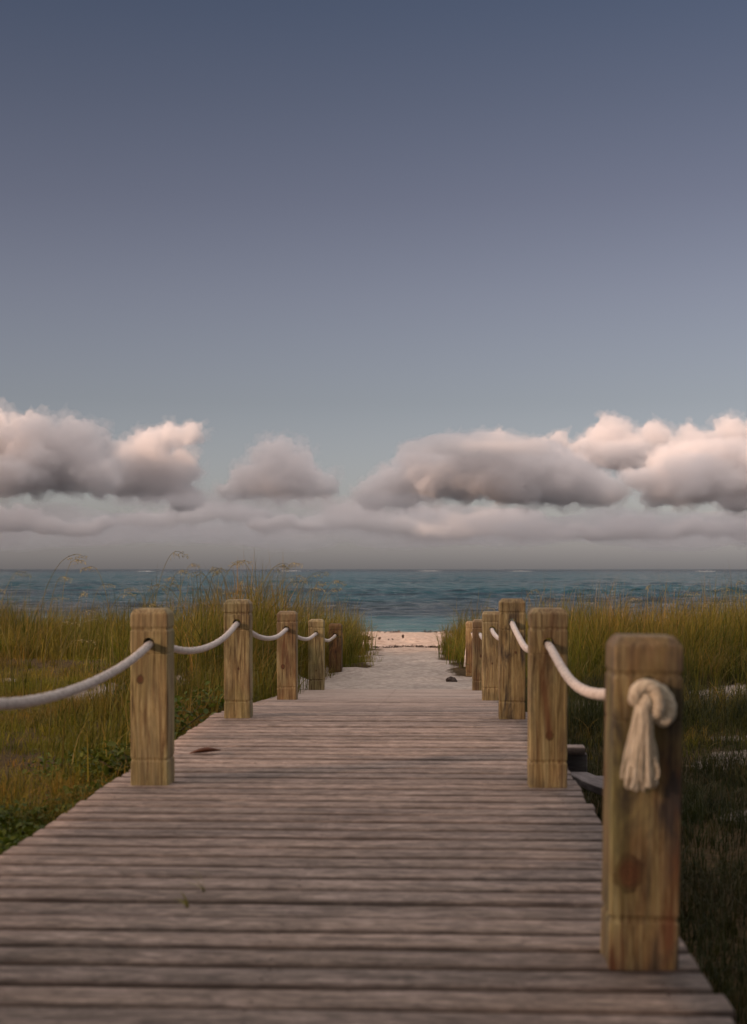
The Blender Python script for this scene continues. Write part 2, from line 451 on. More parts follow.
# ------------------------------------------------------------------ posts
PW = .0785
def post_mesh(H, hole_z, seed):
    rs = random.Random(seed)
    bm = bmesh.new()
    cr = .0065
    def ring(s, z):
        vs = []
        c = cr * s / PW
        for qx, qy, a0 in ((1, 1, 0), (-1, 1, 90), (-1, -1, 180), (1, -1, 270)):
            for k in range(4):
                a = R(a0 + k * 30)
                vs.append(bm.verts.new((qx * (s - c) + c * math.cos(a), qy * (s - c) + c * math.sin(a), z)))
        return vs
    def g(zc, dep=.0038, hw=.011): return [(PW, zc - hw), (PW - dep, zc - .0015), (PW - dep, zc + .0015), (PW, zc + hw)]
    prof = [(PW, -.05), (PW, .03)] + g(.145 * H) + [(PW, .28 * H), (PW, .5 * H)] + g(.745 * H, .0022, .005) + g(.885 * H) + \
           [(PW, H - .026), (PW - .003, H - .019), (PW - .015, H - .004), (PW - .021, H)]
    rings = [ring(s + rs.uniform(-.0008, .0008), z) for s, z in prof]
    for a, b in zip(rings, rings[1:]):
        for i in range(16):
            bm.faces.new((a[i], a[(i + 1) % 16], b[(i + 1) % 16], b[i]))
    bm.faces.new(rings[0][::-1]); bm.faces.new(rings[-1])
    me = bpy.data.meshes.new('boardwalk_post'); bm.to_mesh(me); bm.free()
    # drill the rope hole
    bc = bmesh.new()
    bmesh.ops.create_cone(bc, cap_ends=True, segments=20, radius1=.0225, radius2=.0225, depth=.4,
                          matrix=Matrix.Translation((0, 0, hole_z)) @ Matrix.Rotation(R(90), 4, 'X'))
    mc = bpy.data.meshes.new('c'); bc.to_mesh(mc); bc.free()
    oa = bpy.data.objects.new('a', me); oc = bpy.data.objects.new('c', mc); C.objects.link(oa); C.objects.link(oc)
    md = oa.modifiers.new('b', 'BOOLEAN'); md.operation = 'DIFFERENCE'; md.object = oc; md.solver = 'EXACT'
    bv = oa.modifiers.new('v', 'BEVEL'); bv.width = .0025; bv.segments = 2; bv.limit_method = 'ANGLE'; bv.angle_limit = R(55)
    bpy.context.view_layer.update()
    dg = bpy.context.evaluated_depsgraph_get()
    new = bpy.data.meshes.new_from_object(oa.evaluated_get(dg))
    bpy.data.objects.remove(oa); bpy.data.objects.remove(oc); bpy.data.meshes.remove(mc)
    new.name = 'boardwalk_post'
    for p in new.polygons: p.use_smooth = False
    return new

HZ = .585
#          x, y, base z, H, lean, red, green, dark, knot(x,z,size), tail, label
POSTS = [
 (XL, 3.23, 0, .735, 0, .3, .3, .2, (.02, .4, .012), 0, 'square timber post nearest the viewer in the left row, beside the frame edge'),
 (XL, 5.95, 0, .735, 0, .15, .5, .15, (-.036, .44, .016), .15, 'large square timber post with white rope through it, first in view on the left side'),
 (XL, 8.60, deck_z(8.6), .715, 0, .30, .55, .30, (.01, .30, .007), 0, 'left side timber post at the top of the slope, beside a green leafy shrub'),
 (XL, 11.50, deck_z(11.5), .715, 0, .75, .1, .2, (-.03, .27, .016), .3, 'reddish left side post between two yellowish ones'),
 (XL, 14.38, deck_z(14.38), .715, 0, .15, .5, .2, (.0, .2, .007), 0, 'pale yellowish left side post standing at the last planks of the boardwalk'),
 (XL, 17.2, -.46, .70, 0, .6, .0, .95, (.0, .3, .01), 0, 'dark brown last post of the left row, standing in sand'),
 (XR, 3.305, 0, .748, .8, .95, .60, .95, (-.038, .215, .036), .0, 'nearest and largest post with a knotted white rope tassel on its front'),
 (XR, 5.95, 0, .738, 0, .45, .25, .35, (.004, .215, .017), .9, 'right side post with an orange knot low on its front face'),
 (XR, 8.60, deck_z(8.6), .722, 0, .35, .2, .85, (.02, .4, .007), 0, 'third right side post, at the top of the slope, with dark weather streaks'),
 (XR, 11.50, deck_z(11.5), .715, 0, .25, .45, .3, (.0, .3, .007), 0, 'fourth right side post, yellowish brown, half behind the streaked one'),
 (XR, 14.38, deck_z(14.38), .715, 0, .7, .05, .25, (.0, .35, .012), 0, 'reddish right side post at the last planks of the boardwalk'),
 (XR, 17.2, -.45, .72, 0, .7, .0, .4, (.0, .3, .01), 0, 'last post of the right row, in the sand with a rope end hanging behind it'),
]
hole_pts = {XL: [], XR: []}
for k, (x, y, z, H, lean, red, green, dark, kn, tail, lab) in enumerate(POSTS):
    hz = .635 if k == 6 else H * .805
    me = post_mesh(H, hz, k)
    o = link('boardwalk_post', me, M_POST)
    o.location = (x, y, z); o.rotation_euler = (R(random.uniform(-.4, .4)), R(lean + random.uniform(-.25, .25)), R(random.uniform(-1.2, 1.2)))
    tag(o, lab, 'post', 'square posts carrying the rope rails')
    o['red'] = float(red); o['green'] = float(green); o['dark'] = float(min(1, dark + .15)); o['tail'] = float(tail)
    o['aged'] = {5: 1.0, 6: .08, 8: .25, 11: .35, 3: .1}.get(k, 0.0)
    o['knot_x'], o['knot_z'], o['knot_size'] = float(kn[0]), float(kn[1]), float(kn[2])
    hole_pts[x].append((x + math.tan(R(lean)) * hz, y, z + hz))

# ------------------------------------------------------------------ ropes
def frames(pts):
    pts = [Vector(p) for p in pts]; out = []
    up = Vector((0, 0, 1)); prevn = None
    for i, p in enumerate(pts):
        a = pts[max(i - 1, 0)]; b = pts[min(i + 1, len(pts) - 1)]
        tg = (b - a).normalized()
        if prevn is None:
            nn = tg.cross(up if abs(tg.z) < .9 else Vector((1, 0, 0))).normalized()
        else:
            nn = (prevn - tg * prevn.dot(tg)).normalized()
        prevn = nn; out.append((p, nn, tg.cross(nn)))
    return out

def tube(pts, rad, sides=16, lobes=0, pitch=.12, depth=.1, cap=True, store=None):
    """swept tube; lobes>0 gives a laid rope with strands"""
    fr = frames(pts); V = []; F = []; S = []; s = 0
    for i, (p, n, b) in enumerate(fr):
        if i: s += (p - fr[i - 1][0]).length
        r0 = rad[i] if isinstance(rad, (list, tuple)) else rad
        for j in range(sides):
            a = 2 * math.pi * j / sides
            r = r0
            if lobes: r = r0 * (1 - depth + depth * abs(math.sin(lobes * (a + 2 * math.pi * s / pitch) / 2)) * 1.3)
            V.append(p + (n * math.cos(a) + b * math.sin(a)) * r)
    L = len(fr)
    for i in range(L - 1):
        for j in range(sides):
            a0 = i * sides + j; a1 = i * sides + (j + 1) % sides
            F += [a0, a1, a1 + sides, a0 + sides]; S.append(4)
    if cap:
        F += list(range(sides))[::-1]; S.append(sides)
        F += [(L - 1) * sides + j for j in range(sides)]; S.append(sides)
    if store is None:
        return np_mesh('rope', np.array([tuple(v) for v in V]), np.array(F), np.array(S))
    off = len(store[0]); store[0].extend(tuple(v) for v in V); store[1].extend(f + off for f in F); store[2].extend(S)

def catmull(ctrl, per=10):
    ctrl = [Vector(c) for c in ctrl]; out = []
    for i in range(len(ctrl) - 1):
        p0 = ctrl[max(i - 1, 0)]; p1 = ctrl[i]; p2 = ctrl[i + 1]; p3 = ctrl[min(i + 2, len(ctrl) - 1)]
        for k in range(per):
            u = k / per
            out.append(.5 * ((2 * p1) + (p2 - p0) * u + (2 * p0 - 5 * p1 + 4 * p2 - p3) * u * u + (3 * p1 - p0 - 3 * p2 + p3) * u ** 3))
    out.append(ctrl[-1]); return out

m, t = new_mat('white_cotton_rope')
tc = t.n('ShaderNodeTexCoord'); P = tc.outputs['Object']
nn = t.noise(P, 60, 4); n2r = t.noise(P, 260, 3)
col = t.ramp(nn, [(.3, (.40, .35, .31)), (.6, (.66, .60, .55))])
t.out(t.principled(col, .9, t.bump(n2r, .4, .002), .15))
M_ROPE = m
m, t = new_mat('cream_rope_strand')
tc = t.n('ShaderNodeTexCoord'); P = tc.outputs['Object']; geo = t.n('ShaderNodeNewGeometry')
nn = t.noise(P, 45, 4)
col = t.ramp(nn, [(.3, (.62, .53, .39)), (.6, (.82, .73, .57))])
col = t.mix(t.math('MULTIPLY', geo.outputs['Random Per Island'], .3), col, (.55, .46, .33))
t.out(t.principled(col, .95, t.bump(t.noise(P, 400, 2), .4, .001), .1))
M_STRAND = m

RR = .0165
def rope_line(holes, sag):
    pts = []
    for i, (x, y, z) in enumerate(holes):
        zc = z - .005
        for yy_ in (-.08, -.04, 0, .04, .08): pts.append((x, y + yy_, zc + .0))
        if i < len(holes) - 1:
            x2, y2, z2 = holes[i + 1]; n = 56
            sg = sag[i]
            for k in range(1, n):
                u = k / n
                ya = y + .08 + (y2 - y - .16) * u
                pts.append((x + (x2 - x) * u + .004 * math.sin(u * 9 + i), ya, zc + (z2 - z) * u - sg * 4 * u * (1 - u)))
    # soften the bends where the rope leaves each hole
    P_ = np.array(pts)
    for _ in range(3):
        P_[1:-1] = P_[1:-1] * .5 + (P_[:-2] + P_[2:]) * .25
    return [tuple(p) for p in P_]

lrope = empty('rope_rail', (XL, 3.23, HZ))
tag(lrope, 'white rope rail strung through the left row of posts', 'rope')
def local(o, pts): return [(p[0] - o.location.x, p[1] - o.location.y, p[2] - o.location.z) for p in pts]
hl = hole_pts[XL]
pts = rope_line(hl, [.085, .088, .085, .07, .07])
link('rope', tube(local(lrope, pts), RR, 24, 3, .10, .15), M_ROPE, lrope)
# stopper knot at the far end of the left rope
e = Vector(hl[-1]) + Vector((0, .105, -.01))
kn = [e + Vector((.03 * math.cos(a), .022 * math.sin(a * 2) * .6, .03 * math.sin(a))) for a in np.linspace(0, 7.2, 22)]
link('stopper_knot', tube(local(lrope, kn), .0165, 12, 3, .08, .09), M_ROPE, lrope)

rrope = empty('rope_rail', (XR, 3.23, .6))
tag(rrope, 'white rope rail strung through the right row of posts, ending in a frayed tassel', 'rope')
hr = hole_pts[XR]
pts = rope_line(hr, [.095, .085, .085, .07, .07])
x, y, z = hr[-1]
tail_ = catmull([pts[-1], (x, y + .11, z - .01), (x - .03, y + .15, z - .05), (x - .055, y + .15, z - .14), (x - .075, y + .13, z - .30), (x - .085, y + .12, z - .42)], 8)
link('rope', tube(local(rrope, pts[:-1] + tail_), RR, 24, 3, .10, .15), M_ROPE, rrope)

# the knot and frayed tassel on the nearest post; u right, v up in 0.39 mm units round the hole, w towards the viewer
hx, hy, hz = hr[0]
def K(u, v, w): return (hx + (u - 330) * .00039 - .007, hy - PW - w, hz + (360 - v) * .00039)
store = [[], [], []]
for ctrl, r in (
    ([(310, 365, -.04), (310, 362, .0), (285, 400, .030), (268, 430, .038), (262, 400, .046), (280, 362, .050), (330, 345, .052), (375, 372, .052), (390, 430, .050), (385, 495, .044), (352, 520, .024), (330, 500, .010)], .0160),
    ([(350, 360, .012), (400, 370, .020), (440, 410, .026), (462, 470, .028), (452, 525, .028), (420, 545, .026), (390, 520, .020), (370, 470, .016)], .0155),
    ([(330, 372, .024), (322, 400, .042), (318, 440, .048), (308, 480, .048)], .0165)):
    p = catmull([K(*c) for c in ctrl], 9)
    # three laid strands give the rope its ridges
    tube(local(rrope, p), r, 20, 4, .075, .16, True, store)
knot = link('knot', np_mesh('knot', np.array(store[0]), np.array(store[1]), np.array(store[2])), M_STRAND, rrope)
store = [[], [], []]
rs = random.Random(4)
for k in range(100):
    a = rs.uniform(0, 6.283); q = math.sqrt(rs.random())
    tu, tw = q * math.cos(a), q * math.sin(a)
    L = rs.uniform(880, 950) if rs.random() < .85 else rs.uniform(800, 880)
    skew = rs.gauss(0, .12)
    bx = 300 + (tu + skew) * 92 + rs.gauss(0, 6)
    ctrl = [(306 + tu * 28, 425 + 8 * tw, .046 + tw * .008), (302 + tu * 40, 480, .047 + tw * .015), (301 + tu * 52 + rs.gauss(0, 4), 580, .040 + tw * .018),
            (299 + (tu + skew * .5) * 72 + rs.gauss(0, 6), 720, .030 + tw * .021), (bx, L - 50, .026 + tw * .023), (bx + rs.gauss(0, 9), L, .026 + tw * .025)]
    p = catmull([K(c[0], c[1], max(c[2], .004)) for c in ctrl], 6)
    n = len(p); r0 = rs.uniform(.0026, .0042)
    tube(local(rrope, p), [r0 * (1 if i < n - 3 else .8) for i in range(n)], 8, 2, .02, .32, True, store)
link('tassel', np_mesh('tassel', np.array(store[0]), np.array(store[1]), np.array(store[2])), M_STRAND, rrope)

# ------------------------------------------------------------------ vegetation
def leaf_mat(name, stops, dry, trans=.35, patch_scale=.5, tipmix=.5, lush=(.10, .115, .014)):
    m, t = new_mat(name)
    geo = t.n('ShaderNodeNewGeometry'); P = geo.outputs['Position']
    rnd = geo.outputs['Random Per Island']
    col = t.ramp(rnd, stops)
    pat = t.ramp(t.noise(P, patch_scale, 5, .65), [(.42, 0.0), (.60, 1.0)])
    col = t.mix(t.math('MULTIPLY', pat, .5), col, dry)
    pat2 = t.ramp(t.noise(t.mapping(P, (1, 1, 1), (31, 7, 2)), patch_scale * .8, 4, .6), [(.44, 0.0), (.58, 1.0)])
    col = t.mix(t.math('MULTIPLY', pat2, .6), col, lush)
    tip = t.n('ShaderNodeAttribute', attribute_name='tip').outputs['Fac']
    col = t.mix(t.math('MULTIPLY', t.math('POWER', tip, 2.0), tipmix), col, dry)
    tf = t.ramp(t.n('ShaderNodeAttribute', attribute_name='tuft').outputs['Fac'], [(0, (.42, .46, .45)), (.5, (1.0, 1.0, 1.0)), (.8, (1.25, 1.2, 1.1)), (1, (1.75, 1.35, 1.3))])
    col = t.mix(1.0, col, tf, 'MULTIPLY')
    d = t.principled(col, .6, None, .2)
    tr = t.n('ShaderNodeBsdfTranslucent'); t.l(col, tr.inputs[0])
    mx = t.n('ShaderNodeMixShader'); mx.inputs[0].default_value = trans
    t.l(d, mx.inputs[1]); t.l(tr.outputs[0], mx.inputs[2]); t.out(mx.outputs[0])
    return m

def blades(name, base, height, width, lean, wind=(.5, .2), seg=5, spread=1.0, tuft=None):
    """numpy grass blades; base (N,3)"""
    N = len(base)
    az = rng.uniform(0, 2 * np.pi, N)
    dx = np.cos(az) * spread + wind[0]; dy = np.sin(az) * spread + wind[1]
    nrm = np.hypot(dx, dy) + 1e-6; dx /= nrm; dy /= nrm
    face = np.arctan2(dy, dx) + np.pi / 2 + rng.normal(0, .5, N)
    wx, wy = np.cos(face), np.sin(face)
    ts_ = np.linspace(0, 1, seg + 1)
    V = np.zeros((N, 2 * seg + 1, 3)); tip = np.zeros((N, 2 * seg + 1))
    for k, u in enumerate(ts_):
        hor = lean * height * (u ** 2.2)
        ver = height * (u - .42 * np.minimum(lean, 1.3) * u ** 2.6)
        c = np.stack([base[:, 0] + dx * hor, base[:, 1] + dy * hor, base[:, 2] + ver], -1)
        wd = width * (1 - u) ** .7 * .5
        if k < seg:
            V[:, 2 * k] = c - np.stack([wx * wd, wy * wd, 0 * wd], -1); V[:, 2 * k + 1] = c + np.stack([wx * wd, wy * wd, 0 * wd], -1)
            tip[:, 2 * k] = tip[:, 2 * k + 1] = u
        else:
            V[:, 2 * k] = c; tip[:, 2 * k] = 1
    fq = []
    for k in range(seg - 1): fq.append([2 * k, 2 * k + 1, 2 * k + 3, 2 * k + 2])
    fq = np.array(fq); ft = np.array([2 * seg - 2, 2 * seg - 1, 2 * seg])
    per = np.concatenate([fq.ravel(), ft])
    idx = (np.arange(N) * (2 * seg + 1))[:, None] + per[None]
    sizes = np.tile(np.array([4] * (seg - 1) + [3]), N)
    me = np_mesh(name, V.reshape(-1, 3), idx.ravel(), sizes)
    fattr(me, 'tip', tip.ravel())
    fattr(me, 'tuft', np.repeat(np.full(N, .5) if tuft is None else tuft, 2 * seg + 1))
    return me

def scatter(n, x0, x1, y0, y1, dens):
    x = rng.uniform(x0, x1, n); y = rng.uniform(y0, y1, n)
    keep = rng.random(n) < dens(x, y)
    return x[keep], y[keep]

def clumpy(x, y, n_per, rad):
    """turn tuft centres into blade roots"""
    k = rng.poisson(n_per, len(x)) + 3
    X = np.repeat(x, k); Y = np.repeat(y, k)
    a = rng.uniform(0, 6.283, len(X)); r = rad * np.sqrt(rng.random(len(X)))
    return X + np.cos(a) * r, Y + np.sin(a) * r, np.repeat(np.arange(len(x)), k)

M_DUNE = leaf_mat('dune_grass_blade', [(0, (.075, .100, .010)), (.35, (.13, .145, .014)), (.65, (.085, .125, .012)), (.86, (.19, .155, .025)), (1, (.28, .19, .06))], (.20, .105, .03), .4, .8, .4, (.11, .135, .012))
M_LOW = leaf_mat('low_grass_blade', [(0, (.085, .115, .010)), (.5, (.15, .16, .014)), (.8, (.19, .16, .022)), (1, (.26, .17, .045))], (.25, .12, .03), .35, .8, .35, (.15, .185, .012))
M_LOW_SHADE = leaf_mat('shaded_dark_grass', [(0, (.022, .034, .008)), (.6, (.038, .050, .012)), (.9, (.060, .058, .018)), (1, (.12, .09, .04))], (.055, .045, .018), .3, .9, .3, (.035, .052, .010))  # dark green blades, darkened further for the shade on the right

def in_view(x, y, mg=1.2):
    return (np.abs(x - (-.042) * y) < .275 * y + mg)

# tall dune grass, both sides
def tall_density(x, y):
    s = 1 - sand_mask(x, y)
    left = (x < -1.0) * sstep(-1.25 - .0 * y, -1.6, x + .35 * sstep(15, 18, y) * -1) * sstep(9.5, 13.5, y + 2.2 * sstep(-2.9, -1.6, x) * 1.6)
    bald = sstep(.34, .62, vnoise(x, y, 1.9, 12)) ** 1
    left = left * np.where(x < -2.7, .004 + .05 * bald * sstep(11, 14, y) + .16 * sstep(.66, .78, vnoise(x, y, .85, 14)) * sstep(7.5, 9, y) + .85 * sstep(15.5, 18.5, y + 2 * (vnoise(x, y, 1.5, 13) - .5)), 1.0)
    right = (x > .0) * sstep(.75 - .70 * sstep(16.5, 18.5, y), 1.15 - .85 * sstep(16.5, 18.5, y), x) * sstep(9.0, 13.0, y)
    d = np.maximum(left, right) * s * sstep(31, 26, y)
    return d
x, y = scatter(24000, -13, 11, 7, 31, lambda x, y: tall_density(x, y) * np.where(in_view(x, y), 1, .35) * np.where(y > 24, .5, 1))
X, Y, ci = clumpy(x, y, 10, .11)
hb = .62 + .30 * vnoise(X, Y, 2.2, 21) + rng.normal(0, .11, len(X))
lf = X < -.4
bump_l = .54 * np.exp(-(((X + 1.75) / .8) ** 2)) * sstep(9.5, 12.5, Y) * sstep(21, 17, Y) * lf
hb = np.where(lf, hb * (.62 + .22 * sstep(15, 19, Y)) + bump_l, hb * (.92 + .14 * sstep(1.0, 3.5, X)) * (1 - .35 * sstep(.55, .05, X)) * (.30 + .70 * sstep(11, 16.5, Y + 2.5 * (vnoise(X, Y, 1.4, 24) - .5))))
hb *= np.where(Y < 12, .8, 1)
hb *= .55 + .85 * vnoise(X, Y, .55, 22)
hb *= .68 + .66 * vnoise(X, Y, 1.7, 23)
hb = np.where(lf & (X < -2.7) & (Y < 15.5), hb * .62, hb)
wild = rng.random(len(X)) < .06
hb = np.where(wild, hb * 1.35, hb)
hb = np.clip(hb, .15, 1.35)
bz = terrain_z(X, Y) - .01
lean = np.clip(rng.gamma(2.0, .25, len(X)), .05, 1.5)
me = blades('dune_grass', np.stack([X, Y, bz], -1), hb * (.55 + .5 * rng.random(len(X))), rng.uniform(.005, .0125, len(X)), lean, (.35, .1), tuft=rng.random(ci.max() + 1)[ci])

dune_grass = link('dune_grass', me, M_DUNE); tag(dune_grass, 'tall olive dune grass covering both dunes', 'grass', kind='stuff')

# low turf
def low_density(x, y):
    s = np.where(y < 14, np.clip(1 - .72 * sand_mask(x, y), 0, 1), np.clip(1 - 1.1 * sand_mask(x, y), 0, 1))
    off = ((x < DECK_L - .02) | (x > DECK_R + .05) | (y > 14.9))
    left = (x < 0)
    return s * off * (.45 + .75 * sstep(.3, .6, vnoise(x, y, .9, 31))) * sstep(27, 20, y)
x, y = scatter(30000, -9, 0, 3.2, 22, lambda x, y: low_density(x, y) * np.where(in_view(x, y, .8), 1, .15) * np.where(y < 14, 1, .5))
X, Y, ci = clumpy(x, y, 10, .09)
bz = terrain_z(X, Y) - .008
hh_ = (.04 + .16 * vnoise(X, Y, .9, 33) ** 1.5) * rng.uniform(.5, 1.5, len(X)) * (1 + .5 * sstep(9, 14, Y))
me = blades('low_grass', np.stack([X, Y, bz], -1), hh_, rng.uniform(.003, .0065, len(X)), np.clip(rng.gamma(2.4, .25, len(X)), .05, 1.6), (.2, .1), seg=3, tuft=rng.random(ci.max() + 1)[ci])
lg = link('low_grass', me, M_LOW); tag(lg, 'short yellowish grass growing left of the boardwalk', 'grass', kind='stuff')
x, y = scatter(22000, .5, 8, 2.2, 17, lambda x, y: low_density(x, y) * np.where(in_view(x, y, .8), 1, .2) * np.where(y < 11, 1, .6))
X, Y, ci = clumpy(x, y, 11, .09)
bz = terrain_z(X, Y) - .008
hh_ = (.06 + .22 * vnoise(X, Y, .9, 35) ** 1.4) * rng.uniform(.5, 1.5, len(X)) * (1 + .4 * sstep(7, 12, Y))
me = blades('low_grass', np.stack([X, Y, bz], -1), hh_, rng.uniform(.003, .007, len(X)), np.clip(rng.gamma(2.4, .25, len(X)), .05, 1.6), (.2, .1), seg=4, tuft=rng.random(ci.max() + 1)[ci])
lg2 = link('low_grass', me, M_LOW_SHADE); tag(lg2, 'dark green grass growing beside the boardwalk on its right, with shade painted in', 'grass', kind='stuff')

# broad leaves
def leaves_mesh(name, pos, nrm_tilt, size, yaw=None):
    """pos (N,3): pointed oval leaves, folded a little along the midrib"""
    N = len(pos)
    shape = np.array([(0, 0, 0), (.32, .30, .05), (.68, .26, .04), (1, 0, -.06), (.68, -.26, .04), (.32, -.30, .05), (.5, 0, -.03)])
    yw = rng.uniform(0, 6.283, N) if yaw is None else yaw
    ti = nrm_tilt
    s = size[:, None]
    lx, ly, lz = shape[:, 0][None] * s, shape[:, 1][None] * s, shape[:, 2][None] * s
    ct, st = np.cos(ti)[:, None], np.sin(ti)[:, None]
    x1, z1 = lx * ct - lz * st, lx * st + lz * ct
    ro = rng.normal(0, .5, N)[:, None]
    y1 = ly * np.cos(ro); z1 = z1 + ly * np.sin(ro)
    cy, sy = np.cos(yw)[:, None], np.sin(yw)[:, None]
    V = np.stack([pos[:, 0:1] + x1 * cy - y1 * sy, pos[:, 1:2] + x1 * sy + y1 * cy, pos[:, 2:3] + z1], -1)
    f = np.array([0, 1, 6, 1, 2, 6, 2, 3, 6, 3, 4, 6, 4, 5, 6, 5, 0, 6])
    idx = (np.arange(N) * 7)[:, None] + f[None]
    me = np_mesh(name, V.reshape(-1, 3), idx.ravel(), np.full(N * 6, 3))
    fattr(me, 'tip', np.zeros(N * 7)); fattr(me, 'tuft', np.full(N * 7, .5))
    return me
M_LEAF = leaf_mat('broad_green_leaf', [(0, (.035, .065, .008)), (.5, (.075, .115, .012)), (.85, (.12, .15, .016)), (1, (.16, .15, .03))], (.085, .085, .014), .3, 1.5, 0, (.075, .105, .014))
def cover_density(x, y):
    e = DECK_L - x
    return sstep(-.02, .06, e) * sstep(.75 + .5 * vnoise(x, y, .8, 41), .25, e) * sstep(.40, .68, vnoise(x, y, .55, 42)) * sstep(9.5, 7.5, y)
x, y = scatter(7000, -3.2, -1.3, 3.4, 10, cover_density)
X, Y, ci = clumpy(x, y, 9, .07)
hz_ = rng.uniform(0.0, .11, len(X)) * (.4 + .8 * vnoise(X, Y, .4, 43))
me = leaves_mesh('leafy_ground_cover', np.stack([X, Y, terrain_z(X, Y) + hz_], -1), rng.normal(.35, .4, len(X)), rng.uniform(.018, .042, len(X)))
gc = link('leafy_ground_cover', me, M_LEAF); tag(gc, 'green leafy creeper along the left edge of the boardwalk', 'ground cover', kind='stuff')

m, t = new_mat('woody_stem'); t.out(t.principled((.10, .075, .04), .8)); M_STEM = m
def shrub(px, py, h, rad, lab, n=420):
    root = empty('leafy_shrub', (px, py, float(terrain_z(px, py))))
    tag(root, lab, 'shrub', 'small shrubs along the boardwalk')
    st = [[], [], []]; tips = []
    for k in range(14):
        a = rng.uniform(0, 6.283); r = rad * rng.uniform(.3, 1)
        e = (math.cos(a) * r, math.sin(a) * r, h * rng.uniform(.6, 1))
        p = catmull([(0, 0, -.02), (e[0] * .35, e[1] * .35, e[2] * .5), e], 5)
        tube(p, [.005 - .0003 * i for i in range(len(p))], 5, store=st); tips.append(p)
    link('stem', np_mesh('stem', np.array(st[0]), np.array(st[1]), np.array(st[2])), M_STEM, root)
    pos = []
    for k in range(n):
        p = tips[rng.integers(len(tips))]; q = p[rng.integers(2, len(p))]
        pos.append((q.x + rng.normal(0, rad * .14), q.y + rng.normal(0, rad * .14), max(.01, q.z + rng.normal(0, h * .1))))
    me = leaves_mesh('foliage', np.array(pos), rng.normal(.3, .45, n), rng.uniform(.03, .065, n))
    link('foliage', me, M_LEAF, root)
shrub(-1.72, 8.9, .36, .30, 'low green leafy shrub just left of the post at the top of the slope')
shrub(-1.62, 7.6, .26, .26, 'low green leafy shrub between the first two left side posts in view')
shrub(-1.60, 10.7, .34, .26, 'low green leafy shrub against the reddish left side post')
shrub(-2.1, 5.9, .24, .26, 'yellowish leafy shrub left of the first left side post in view', 260)
shrub(.66, 16.4, .20, .24, 'small dark leafy shrub at the foot of the last right side posts', 220)

# sea oats with seed heads: four prototypes, then copies
m, t = new_mat('seed_straw')
geo = t.n('ShaderNodeNewGeometry')
t.out(t.principled(t.ramp(geo.outputs['Random Per Island'], [(0, (.17, .135, .05)), (.5, (.30, .25, .10)), (1, (.42, .36, .17))]), .8)); M_SEED = m
m, t = new_mat('oat_stalk'); t.out(t.principled((.15, .125, .035), .7)); M_STALK = m
def sea_oat(seed):
    rs = random.Random(seed)
    root = empty('sea_oat', (0, 0, 0))
    h = 1.0; ln = rs.uniform(.12, .34)
    ctrl = [(0, 0, -.02), (ln * .10, 0, .4), (ln * .35, 0, .75), (ln * .8, 0, .97), (ln * 1.25, 0, 1.04), (ln * 1.25 + .09, 0, 1.02)]
    p = catmull(ctrl, 7)
    link('stalk', tube(p, [.0034 - .0022 * i / len(p) for i in range(len(p))], 5), M_STALK, root)
    V = []; F = []; S = []
    n0 = int(len(p) * .68)
    for i in range(n0, len(p)):
        for q in range(2):
            c = p[i]; f = (i - n0) / (len(p) - n0)
            br = Vector((rs.uniform(-.01, .05), rs.gauss(0, .022), rs.uniform(-.045, .008))) * (1 - .4 * f)
            for sgm in (.55, 1.0):
                o_ = c + br * sgm; L = rs.uniform(.011, .021); w = L * .22
                dv = (br.normalized() + Vector((.2, rs.gauss(0, .3), -.5))).normalized(); sd = dv.cross(Vector((rs.gauss(0, 1), rs.gauss(0, 1), .3))).normalized(); nn_ = dv.cross(sd) * w * .35
                b = len(V)
                V += [o_, o_ + dv * L * .5 + sd * w, o_ + dv * L, o_ + dv * L * .5 - sd * w, o_ + dv * L * .5 + nn_, o_ + dv * L * .5 - nn_]
                for tri in ((0, 1, 4), (1, 2, 4), (2, 3, 4), (3, 0, 4), (1, 0, 5), (2, 1, 5), (3, 2, 5), (0, 3, 5)):
                    F += [b + k for k in tri]; S.append(3)
    link('seed_head', np_mesh('seed_head', np.array([tuple(v) for v in V]), np.array(F), np.array(S), False), M_SEED, root)
    return root
protos = [sea_oat(s) for s in (1, 2, 3, 4, 5)]
used = [False] * len(protos)
def put_oat(px, y, top_py, rz, lab, grp):
    """stalk rooted on the dune at lateral place px, distance y, tall enough to show its head at that height"""
    x = (px - 433) / FPX * y; z = float(terrain_z(x, y))
    hgt = max(.5, EYE - (top_py - 569) * y / FPX - z)
    k = random.randrange(len(protos)); pr = protos[k]
    if not used[k]: o = pr; used[k] = True
    else:
        o = pr.copy(); C.objects.link(o)
        for ch in pr.children:
            c = ch.copy(); C.objects.link(c); c.parent = o
    o.location = (x, y, z); o.scale = (1, 1, hgt / 1.04); o.rotation_euler = (random.uniform(-.06, .06), random.uniform(-.05, .1), rz)
    tag(o, lab, 'grass', grp)
LABL = 'thin straw coloured sea oat stalk with drooping seed head rising from the left dune'
LABR = 'thin sea oat stalk with pale seed head rising from the right dune'
